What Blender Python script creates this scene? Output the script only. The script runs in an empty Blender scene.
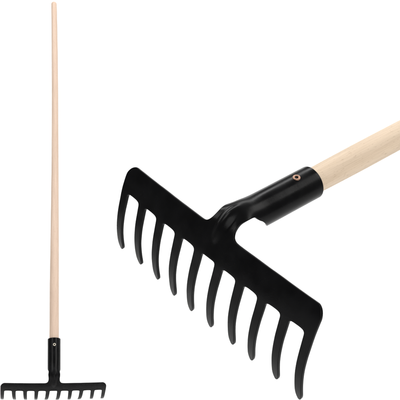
import bpy, bmesh, math, random
from mathutils import Matrix, Vector, noise

scene = bpy.context.scene
C = scene.collection
random.seed(4)
MM = 0.001

# ------------------------------------------------------------------ materials
def new_mat(name):
    m = bpy.data.materials.new(name)
    m.use_nodes = True
    nt = m.node_tree
    return m, nt, nt.nodes['Principled BSDF']

def node(nt, kind, **kw):
    n = nt.nodes.new(kind)
    for k, v in kw.items():
        if k in n.inputs:
            n.inputs[k].default_value = v
        else:
            setattr(n, k, v)
    return n

def ramp(nt, fac, stops):
    r = nt.nodes.new('ShaderNodeValToRGB')
    el = r.color_ramp.elements
    while len(el) < len(stops):
        el.new(0.5)
    for e, (p, c) in zip(el, stops):
        e.position = p
        e.color = (*c, 1) if len(c) == 3 else c
    nt.links.new(fac, r.inputs['Fac'])
    return r

def enamel():
    m, nt, b = new_mat('black_enamel')
    L = nt.links.new
    tc = node(nt, 'ShaderNodeTexCoord')
    big = node(nt, 'ShaderNodeTexNoise', Scale=38.0, Detail=2.0, Roughness=0.5)
    L(tc.outputs['Object'], big.inputs['Vector'])
    fine = node(nt, 'ShaderNodeTexNoise', Scale=620.0, Detail=3.0, Roughness=0.6)
    L(tc.outputs['Object'], fine.inputs['Vector'])
    col = ramp(nt, big.outputs['Fac'], [(0.3, (0.0022, 0.0022, 0.0024)), (0.7, (0.0048, 0.0048, 0.0052))])
    L(col.outputs['Color'], b.inputs['Base Color'])
    rr = ramp(nt, big.outputs['Fac'], [(0.3, (0.20,) * 3), (0.72, (0.31,) * 3)])
    L(rr.outputs['Color'], b.inputs['Roughness'])
    b.inputs['Specular IOR Level'].default_value = 0.088
    mix = node(nt, 'ShaderNodeMath', operation='MULTIPLY_ADD')
    L(big.outputs['Fac'], mix.inputs[0])
    mix.inputs[1].default_value = 5.0
    L(fine.outputs['Fac'], mix.inputs[2])
    bp = node(nt, 'ShaderNodeBump', Strength=0.10, Distance=0.0005)
    L(mix.outputs[0], bp.inputs['Height'])
    L(bp.outputs['Normal'], b.inputs['Normal'])
    return m

def beech(name, light, dark, fleck):
    m, nt, b = new_mat(name)
    L = nt.links.new
    tc = node(nt, 'ShaderNodeTexCoord')
    # long, soft growth bands along the stick (object Y)
    mp = node(nt, 'ShaderNodeMapping')
    mp.inputs['Scale'].default_value = (70, 3.0, 70)
    L(tc.outputs['Object'], mp.inputs['Vector'])
    band = node(nt, 'ShaderNodeTexNoise', Scale=1.0, Detail=3.0, Roughness=0.55, Distortion=0.5)
    L(mp.outputs['Vector'], band.inputs['Vector'])
    base = ramp(nt, band.outputs['Fac'], [(0.28, dark), (0.72, light)])
    # fine fibres
    mp2 = node(nt, 'ShaderNodeMapping')
    mp2.inputs['Scale'].default_value = (900, 22, 900)
    L(tc.outputs['Object'], mp2.inputs['Vector'])
    fib = node(nt, 'ShaderNodeTexNoise', Scale=1.0, Detail=2.0, Roughness=0.5)
    L(mp2.outputs['Vector'], fib.inputs['Vector'])
    fr = ramp(nt, fib.outputs['Fac'], [(0.32, (0.90, 0.89, 0.87)), (0.62, (1.0, 1.0, 1.0))])
    mul = node(nt, 'ShaderNodeMix', data_type='RGBA', blend_type='MULTIPLY')
    mul.inputs[0].default_value = 1.0
    L(base.outputs['Color'], mul.inputs[6])
    L(fr.outputs['Color'], mul.inputs[7])
    # short brown medullary flecks
    mp3 = node(nt, 'ShaderNodeMapping')
    mp3.inputs['Scale'].default_value = (620, 190, 620)
    L(tc.outputs['Object'], mp3.inputs['Vector'])
    fl = node(nt, 'ShaderNodeTexNoise', Scale=1.0, Detail=1.0, Roughness=0.4)
    L(mp3.outputs['Vector'], fl.inputs['Vector'])
    fm = ramp(nt, fl.outputs['Fac'], [(0.61, (0, 0, 0)), (0.74, (0.34, 0.34, 0.34))])
    mix = node(nt, 'ShaderNodeMix', data_type='RGBA', blend_type='MIX')
    L(fm.outputs['Color'], mix.inputs[0])
    L(mul.outputs[2], mix.inputs[6])
    mix.inputs[7].default_value = (*fleck, 1)
    L(mix.outputs[2], b.inputs['Base Color'])
    b.inputs['Roughness'].default_value = 0.55
    b.inputs['Specular IOR Level'].default_value = 0.3
    bp = node(nt, 'ShaderNodeBump', Strength=0.12, Distance=0.0004)
    L(fib.outputs['Fac'], bp.inputs['Height'])
    L(bp.outputs['Normal'], b.inputs['Normal'])
    return m

def rivet_metal(name, lo, hi):
    m, nt, b = new_mat(name)
    L = nt.links.new
    tc = node(nt, 'ShaderNodeTexCoord')
    n = node(nt, 'ShaderNodeTexNoise', Scale=700.0, Detail=3.0)
    L(tc.outputs['Object'], n.inputs['Vector'])
    c = ramp(nt, n.outputs['Fac'], [(0.3, lo), (0.7, hi)])
    L(c.outputs['Color'], b.inputs['Base Color'])
    b.inputs['Metallic'].default_value = 0.75
    b.inputs['Roughness'].default_value = 0.42
    return m

def paper():
    m, nt, b = new_mat('white_paper')
    L = nt.links.new
    tc = node(nt, 'ShaderNodeTexCoord')
    n = node(nt, 'ShaderNodeTexNoise', Scale=6.0, Detail=4.0)
    L(tc.outputs['Object'], n.inputs['Vector'])
    c = ramp(nt, n.outputs['Fac'], [(0.3, (0.90, 0.90, 0.90)), (0.7, (0.93, 0.93, 0.93))])
    L(c.outputs['Color'], b.inputs['Base Color'])
    b.inputs['Roughness'].default_value = 0.9
    b.inputs['Specular IOR Level'].default_value = 0.1
    return m

M_BLACK = enamel()
M_WOOD_A = beech('pink_beech', (0.535, 0.41, 0.325), (0.45, 0.335, 0.26), (0.36, 0.25, 0.17))
M_WOOD_B = beech('pale_beech', (0.69, 0.555, 0.415), (0.60, 0.47, 0.345), (0.38, 0.27, 0.18))
M_COPPER = rivet_metal('copper_rivet', (0.28, 0.15, 0.10), (0.50, 0.31, 0.22))
M_BRASS = rivet_metal('dull_brass_rivet', (0.34, 0.31, 0.25), (0.52, 0.48, 0.40))
M_PAPER = paper()

# ------------------------------------------------------------------ helpers
def link(o, parent=None):
    C.objects.link(o)
    if parent:
        o.parent = parent
    return o

def smooth01(x):
    x = max(0.0, min(1.0, x))
    return x * x * (3 - 2 * x)

# ------------------------------------------------------------------ rake head
# The head is pressed from one sheet: it is laid out flat (u across, v along) and
# then bent: v > 0 is the toothed blade, v < 0 the neck and the rolled socket.
PITCH = 36.0
THICK = 4.0
R_TUBE = 20.8
S_RIM = 146.0
S_STEP = 37.0

ctrl = [(170, 20.8), (146, 20.8), (110, 20.8), (80, 20.8), (60, 20.9), (49, 21.7), (38, 23.0), (27, 22.0),
        (16, 17.3), (7.3, 9.8), (0, 1.1), (-7.5, -10), (-15.2, -28), (-20.5, -46), (-25, -63.5), (-27.8, -83),
        (-27.6, -103), (-25.2, -121.5), (-21.8, -138)]

def catmull(p0, p1, p2, p3, t):
    return tuple(0.5 * (2 * b + (c - a) * t + (2 * a - 5 * b + 4 * c - d) * t * t + (3 * b - a - 3 * c + d) * t ** 3)
                 for a, b, c, d in zip(p0, p1, p2, p3))

poly = []
zero_index = None
for i in range(1, len(ctrl) - 2):
    for k in range(24):
        if ctrl[i] == (0, 1.1) and k == 0:
            zero_index = len(poly)
        poly.append(catmull(ctrl[i - 1], ctrl[i], ctrl[i + 1], ctrl[i + 2], k / 24))
poly.append(ctrl[-2])
poly.append(ctrl[-1])
arc = [0.0]
for a, b in zip(poly, poly[1:]):
    arc.append(arc[-1] + math.hypot(b[0] - a[0], b[1] - a[1]))
arc = [a - arc[zero_index] for a in arc]

def profile(v):
    lo, hi = 0, len(arc) - 1
    if v <= arc[0]:
        lo, hi = 0, 1
    elif v >= arc[-1]:
        lo, hi = len(arc) - 2, len(arc) - 1
    else:
        while hi - lo > 1:
            mid = (lo + hi) // 2
            if arc[mid] <= v:
                lo = mid
            else:
                hi = mid
    t = (v - arc[lo]) / (arc[hi] - arc[lo])
    a, b = poly[lo], poly[hi]
    return a[0] + (b[0] - a[0]) * t, a[1] + (b[1] - a[1]) * t

def v_of_s(s):                       # arc position of a station on the straight socket
    for (p, a) in zip(poly, arc):
        if p[0] <= s:
            return a
    return arc[-1]

V_RIM = v_of_s(S_RIM + 0.01)
V_STEP = v_of_s(S_STEP)
V_FULL = v_of_s(40)

TIP_U = [0.6, 5.3, 4.5, 0.6, -2.8, -2.5, 0.7, -3.0, 1.8, 1.5]        # every tooth is bent a little its own way
TIP_V = [-2.8, -4.6, -3.9, 0.3, 2.6, 2.2, 0.6, 1.4, -0.8, 3.3]
V_ROOT = 36.0
V_TIP = 129.0

def bend(u, v, w):
    """flat sheet (mm) -> rake coordinates (mm)"""
    e = 0.6
    y, z = profile(v)
    ya, za = profile(v - e)
    yb, zb = profile(v + e)
    ty, tz = yb - ya, zb - za
    l = math.hypot(ty, tz)
    ny, nz = tz / l, -ty / l
    k = smooth01((-4 - v) / (-4 - V_FULL)) / R_TUBE
    if k > 1e-5:
        sx, dr = math.sin(k * u) / k, (1 - math.cos(k * u)) / k
        nx, nn = math.sin(k * u), math.cos(k * u)
    else:
        sx, dr, nx, nn = u, 0.0, 0.0, 1.0
    # long pressed bead that stiffens the neck
    bead = 0.0
    if -48 < v < 24:
        q = (u / 10.5) ** 2 + ((v + 11) / 29) ** 2
        bead = 4.8 * max(0.0, 1 - q) ** 1.6
    h = w + bead
    x = sx + nx * h
    y = y + ny * (-dr + nn * h)
    z = z + nz * (-dr + nn * h)
    bow = smooth01((v + 30) / 40)
    y += bow * 1.3 * (2 * (u / 162) ** 2 - 1)
    return x, y, z

def make_head_parts():
    bm = bmesh.new()
    cache = {}
    def vert(u, v):
        key = (round(u, 3), round(v, 3))
        if key not in cache:
            cache[key] = bm.verts.new((u, v, 0))
        return cache[key]
    def corner(q):
        u, v = q
        if v == 0.0 and abs(u) > 168:
            return (math.copysign(164.0, u), 3.6)
        if v == 0.0 and abs(u) == 162:
            return (math.copysign(157.5, u), 0.0)
        if v == 8.0 and abs(u) > 168:
            return (math.copysign(168.2, u), 12.0)
        return q
    def quad(a, b, c, d):
        a, b, c, d = map(corner, (a, b, c, d))
        bm.faces.new([vert(*a), vert(*b), vert(*c), vert(*d)])
    half = 6.4
    cols = []
    for i in range(10):
        c = (i - 4.5) * PITCH
        cols += [c - half, c, c + half]
        if i < 9:
            cols += [c + 12, c + 18, c + 24] if i == 4 else [c + 18]
    rows = [0.0, 8.0, 17.0, 27.0, V_ROOT]
    for r0, r1 in zip(rows, rows[1:]):
        for c0, c1 in zip(cols, cols[1:]):
            quad((c0, r0), (c1, r0), (c1, r1), (c0, r1))
    # teeth
    trow = [(V_ROOT, 6.4), (43, 6.3), (54, 6.05), (72, 5.75), (92, 5.45), (112, 5.1), (122, 4.8), (V_TIP, 2.0)]
    for i in range(10):
        c = (i - 4.5) * PITCH
        def at(v):
            t = max(0.0, (v - V_ROOT) / (V_TIP - V_ROOT))
            return c + TIP_U[i] * t ** 1.6, v + TIP_V[i] * t
        for (v0, h0), (v1, h1) in zip(trow, trow[1:]):
            def pt(v, h, s):
                if v == V_ROOT:
                    return (c + s * half, v)
                u, vv = at(v)
                lift = -1.2 * s if v == V_TIP else 0.0
                return (u + s * h + (1.0 if v == V_TIP else 0), vv + lift)
            quad(pt(v0, h0, -1), pt(v0, h0, 0), pt(v1, h1, 0), pt(v1, h1, -1))
            quad(pt(v0, h0, 0), pt(v0, h0, 1), pt(v1, h1, 1), pt(v1, h1, 0))
    # neck
    base = [-18 - half, -18.0, -18 + half, -6.0, 0.0, 6.0, 18 - half, 18.0, 18 + half]
    nrow = [(0.0, base)]
    for v, w in ((-4.5, 20.4), (-9, 18.6), (-14, 18.0), (-19, 18.2), (-24, 19.3), (-29, 20.5), (-33, 21.3)):
        if v > V_STEP + 3:
            nrow.append((v, [w * q for q in (-1, -0.74, -0.5, -0.25, 0, 0.25, 0.5, 0.74, 1)]))
    W0 = 22.0
    inner = [W0 * q for q in (-1, -0.74, -0.5, -0.25, 0, 0.25, 0.5, 0.74, 1)]
    nrow.append((V_STEP, inner))
    for (v0, a), (v1, b) in zip(nrow, nrow[1:]):
        for j in range(8):
            quad((a[j], v0), (a[j + 1], v0), (b[j + 1], v1), (b[j], v1))
    # rolled socket
    outer = [W0, 23.5, 28.5, 34, 44, 54, 63.2]
    full = [-o for o in outer[::-1]] + inner[1:-1] + outer
    def start(u):
        a = abs(u) - W0
        return V_STEP - 1.35 * max(0.0, min(a, 13.2)) - 0.45 * max(0.0, a - 13.2)
    n = 5
    for k in range(n):
        for a, b in zip(full, full[1:]):
            def sp(u, t):
                return (u, start(u) + (V_RIM - start(u)) * t)
            quad(sp(a, k / n), sp(b, k / n), sp(b, (k + 1) / n), sp(a, (k + 1) / n))
    bmesh.ops.recalc_face_normals(bm, faces=bm.faces)
    me = bpy.data.meshes.new('sheet')
    bm.to_mesh(me)
    bm.free()
    tmp = bpy.data.objects.new('sheet', me)
    C.objects.link(tmp)
    sub = tmp.modifiers.new('sub', 'SUBSURF')
    sub.levels = sub.render_levels = 2
    sub.boundary_smooth = 'ALL'
    dg = bpy.context.evaluated_depsgraph_get()
    flat = bpy.data.meshes.new_from_object(tmp.evaluated_get(dg))
    bpy.data.objects.remove(tmp)
    bm = bmesh.new()
    bm.from_mesh(flat)
    # thickness: copy the sheet below, close the rim, round its edges
    top_faces = list(bm.faces)
    for f in top_faces:
        if f.normal.z < 0:
            f.normal_flip()
    ret = bmesh.ops.extrude_face_region(bm, geom=top_faces)
    moved = [g for g in ret['geom'] if isinstance(g, bmesh.types.BMVert)]
    for vtx in moved:
        vtx.co.z += THICK
    for vtx in bm.verts:
        vtx.co.z -= THICK
    bmesh.ops.recalc_face_normals(bm, faces=bm.faces)
    rim = [e for e in bm.edges if len(e.link_faces) == 2 and e.calc_face_angle(0) > 1.2
           and abs(e.verts[0].co.z - e.verts[1].co.z) < 0.1]
    bmesh.ops.bevel(bm, geom=rim, offset=0.75, segments=2, profile=0.5, affect='EDGES', clamp_overlap=False)
    par = {}
    for f in bm.faces:
        c = f.calc_center_median()
        f.smooth = True
        if c.y > 44:
            i = min(range(10), key=lambda q: abs((q - 4.5) * PITCH + TIP_U[q] * max(0, (c.y - 36) / 93) ** 1.6 - c.x))
            f.material_index = 2 + i
        elif c.y > -9:
            f.material_index = 1
        else:
            f.material_index = 0
    for vtx in bm.verts:
        u, v, w = vtx.co
        p = Vector(bend(u, v, w))
        # forged, hand-finished unevenness
        d = noise.noise(p * 0.035) * 0.35 + noise.noise(p * 0.11) * 0.10
        p += Vector((0.3, 0.5, 0.5)) * d
        vtx.co = p * MM
    bmesh.ops.recalc_face_normals(bm, faces=bm.faces)
    bm.verts.index_update()
    nrm = []
    for vtx in bm.verts:
        n = Vector((0, 0, 0))
        for f in vtx.link_faces:
            n += f.normal * f.calc_area()
        nrm.append(n.normalized() if n.length > 0 else Vector((0, 0, 1)))
    meshes = []
    for k in range(12):
        idx = {}
        co, ns, fs = [], [], []
        for f in bm.faces:
            if f.material_index != k:
                continue
            ring = []
            for vtx in f.verts:
                if vtx.index not in idx:
                    idx[vtx.index] = len(co)
                    co.append(vtx.co.copy())
                    ns.append(nrm[vtx.index])
                ring.append(idx[vtx.index])
            fs.append(ring)
        m = bpy.data.meshes.new(['socket', 'rake_head'][k] if k < 2 else 'tine')
        m.from_pydata(co, [], fs)
        m.polygons.foreach_set('use_smooth', [True] * len(fs))
        m.normals_split_custom_set_from_vertices(ns)
        m.materials.append(M_BLACK)
        meshes.append(m)
    bm.free()
    return meshes

def lathe(name, rings, seg, mats, center=lambda y: (0.0, 0.0), axis='y'):
    """rings: (axial position, radius, material index) in mm"""
    bm = bmesh.new()
    loops = []
    for (s, r, mi) in rings:
        cx, cz = center(s)
        loop = []
        for k in range(seg):
            a = 2 * math.pi * k / seg
            q = r * (1 + 0.006 * noise.noise(Vector((math.cos(a), math.sin(a), s * 0.01))))
            if axis == 'y':
                loop.append(bm.verts.new(((cx + q * math.sin(a)) * MM, s * MM, (cz + q * math.cos(a)) * MM)))
            else:
                loop.append(bm.verts.new(((cx + q * math.cos(a)) * MM, (cz + q * math.sin(a)) * MM, s * MM)))
        loops.append((loop, mi))
    for (a, _), (b, mi) in zip(loops, loops[1:]):
        for k in range(seg):
            f = bm.faces.new([a[k], a[(k + 1) % seg], b[(k + 1) % seg], b[k]])
            f.smooth = True
            f.material_index = mi
    for loop, mi in (loops[0], loops[-1]):
        f = bm.faces.new(loop)
        f.material_index = mi
    bmesh.ops.recalc_face_normals(bm, faces=bm.faces)
    me = bpy.data.meshes.new(name)
    bm.to_mesh(me)
    bm.free()
    for m in mats:
        me.materials.append(m)
    return me

L_HANDLE = 1420.0

def interp(tab, x):
    for (x0, y0), (x1, y1) in zip(tab, tab[1:]):
        if x <= x1:
            return y0 + (y1 - y0) * max(0, (x - x0)) / (x1 - x0)
    return tab[-1][1]

RAD = [(64, 13.6), (130, 15.4), (160, 16.0), (230, 16.3), (330, 16.2), (500, 15.0), (800, 12.8), (1200, 11.9), (1420, 10.9)]

def make_handle(mat, warp_x, warp_z, swell=1.0):
    rings = []
    s = 84.0
    while s < L_HANDLE - 14:
        rings.append((s, interp(RAD, s) * (1 + (swell - 1) * smooth01((s - 90) / 150)), 0))
        s += 14
    rt = interp(RAD, L_HANDLE) * swell
    for k in range(0, 9):
        a = math.radians(k * 10.5)
        rings.append((L_HANDLE - 9 + 9 * math.sin(a), rt * (0.18 + 0.82 * math.cos(a) ** 0.7), 0))
    def centre(y):
        t = max(0.0, (y - 330) / (L_HANDLE - 330))
        return (warp_x * (math.sin(math.pi * t) - 1.2 * t - 0.6 * t ** 9), warp_z * math.sin(math.pi * t))
    return lathe('handle', rings, 40, [mat], centre)

def make_rivet(metal):
    rings = [(-3.0, 6.0, 0), (0.2, 6.0, 0), (0.7, 5.8, 0), (1.15, 5.1, 0), (1.3, 4.2, 0), (1.1, 3.3, 0), (0.5, 2.7, 0),
             (-0.6, 2.45, 1), (-1.6, 2.3, 1)]
    return lathe('rivet', rings, 28, [metal, M_BLACK], axis='z')

# ------------------------------------------------------------------ camera frame -> world
CAM_H = 0.663
def world(R, t):
    rows = [[*R[0], t[0] * MM], [*R[2], t[2] * MM], [-R[1][0], -R[1][1], -R[1][2], CAM_H - t[1] * MM], [0, 0, 0, 1]]
    m = Matrix(rows)
    loc, rot, _ = m.decompose()
    return Matrix.Translation(loc) @ rot.to_matrix().to_4x4()

R_NEAR = [[0.6438, 0.76514, 0.00935], [0.47362, -0.38885, -0.79024], [-0.60101, 0.51319, -0.61272]]
T_NEAR = [22.81, 35.31, 1245.86]
R_FAR = [[0.9892, -0.04708, 0.13879], [0.009, -0.92571, -0.37814], [0.14628, 0.3753, -0.91529]]
T_FAR = [-466.6, 586.6, 3496.24]

root = bpy.data.objects.new('garden_rake', None)
link(root)
root['label'] = 'complete black ten-tine rake standing upright with its full long pale wooden handle'
root['category'] = 'rake'
root['group'] = 'black garden rakes with wooden handles'
root.matrix_world = world(R_FAR, T_FAR) @ Matrix.Rotation(math.radians(2.0), 4, 'Y')
parts = make_head_parts()
link(bpy.data.objects.new('socket', parts[0]), root)
head = link(bpy.data.objects.new('rake_head', parts[1]), root)
for m in parts[2:]:
    link(bpy.data.objects.new('tine', m), head)
rivet = link(bpy.data.objects.new('rivet', make_rivet(M_BRASS)), root)
rivet.scale = (0.80, 0.80, 0.8)
rivet.location = (0, 122.5 * MM, 20.9 * MM)
link(bpy.data.objects.new('handle', make_handle(M_WOOD_A, 2.4, 2.0, 0.93)), root)

near = root.copy()
link(near)
near['label'] = 'enlarged black rake head tilted across the middle, handle cut off by the right edge'
near.matrix_world = world(R_NEAR, T_NEAR)
for ch in list(root.children):
    c = ch.copy()
    link(c)
    c.parent = near
    if ch.name.startswith('handle'):
        c.data = make_handle(M_WOOD_B, 0.0, 0.0, 1.05)
    if ch.name.startswith('rivet'):
        c.data = make_rivet(M_COPPER)
        c.location = (1.2 * MM, 118.0 * MM, 20.85 * MM)
        c.rotation_euler = (0.05, 0.06, 0)
    for g in ch.children:
        d = g.copy()
        link(d)
        d.parent = c

# ------------------------------------------------------------------ white paper sweep
bm = bmesh.new()
prof = [(0.3, 0.0), (1.2, 0.0), (2.1, 0.0), (2.9, 0.0), (3.4, 0.0), (3.74, 0.0)]
rc = 0.30
y_wall = 4.052
for k in range(0, 13):
    a = math.radians(90 * k / 12)
    prof.append((y_wall - rc + rc * math.sin(a), rc - rc * math.cos(a)))
prof += [(y_wall, 0.8), (y_wall, 1.5), (y_wall, 2.3), (y_wall, 2.8)]
xs = [-2.6 + 5.2 * i / 26 for i in range(27)]
grid = [[bm.verts.new((x, y, z)) for x in xs] for (y, z) in prof]
for a, b in zip(grid, grid[1:]):
    for k in range(len(xs) - 1):
        f = bm.faces.new([a[k], a[k + 1], b[k + 1], b[k]])
        f.smooth = True
me = bpy.data.meshes.new('backdrop')
bm.to_mesh(me)
bm.free()
me.materials.append(M_PAPER)
bd = link(bpy.data.objects.new('backdrop', me))
bd['kind'] = 'structure'
so = bd.modifiers.new('thickness', 'SOLIDIFY')
so.thickness = 0.003
so.offset = -1

# ------------------------------------------------------------------ light
w = bpy.data.worlds.new('World')
scene.world = w
w.use_nodes = True
bg = w.node_tree.nodes['Background']
bg.inputs['Color'].default_value = (1, 1, 1, 1)
bg.inputs['Strength'].default_value = 0.2

def area(name, loc, target, sx, sy, power, col=(1, 1, 1)):
    l = bpy.data.lights.new(name, 'AREA')
    l.shape = 'RECTANGLE'
    l.size, l.size_y = sx, sy
    l.energy = power
    l.color = col
    o = link(bpy.data.objects.new(name, l))
    o.location = loc
    o.rotation_euler = (Vector(target) - Vector(loc)).to_track_quat('-Z', 'Y').to_euler()
    return o

area('key_softbox', (2.9, 0.9, 3.0), (0.0, 2.8, 0.7), 2.0, 2.0, 75, (1.0, 0.985, 0.965))
area('fill_softbox', (-2.4, 0.4, 3.4), (-0.3, 3.3, 0.7), 1.8, 1.8, 58, (1.0, 0.99, 0.98))
area('backdrop_softbox', (0.0, 2.3, 3.3), (0.0, 3.9, 0.35), 4.2, 0.7, 104)
area('front_softbox', (0.5, -1.6, 1.0), (0.0, 2.0, 0.65), 2.4, 1.6, 48)

# ------------------------------------------------------------------ camera
cam = bpy.data.cameras.new('camera')
cam.sensor_width = 36
cam.lens = 36 * 1094.01 / 400
cam.clip_start = 0.05
cam.clip_end = 60
co = link(bpy.data.objects.new('camera', cam))
co.location = (0, 0, CAM_H)
co.rotation_euler = (math.radians(90), 0, 0)
scene.camera = co

scene.view_settings.view_transform = 'Standard'
scene.view_settings.look = 'None'
scene.view_settings.exposure = 0
scene.view_settings.gamma = 1
scene.cycles.max_bounces = 8
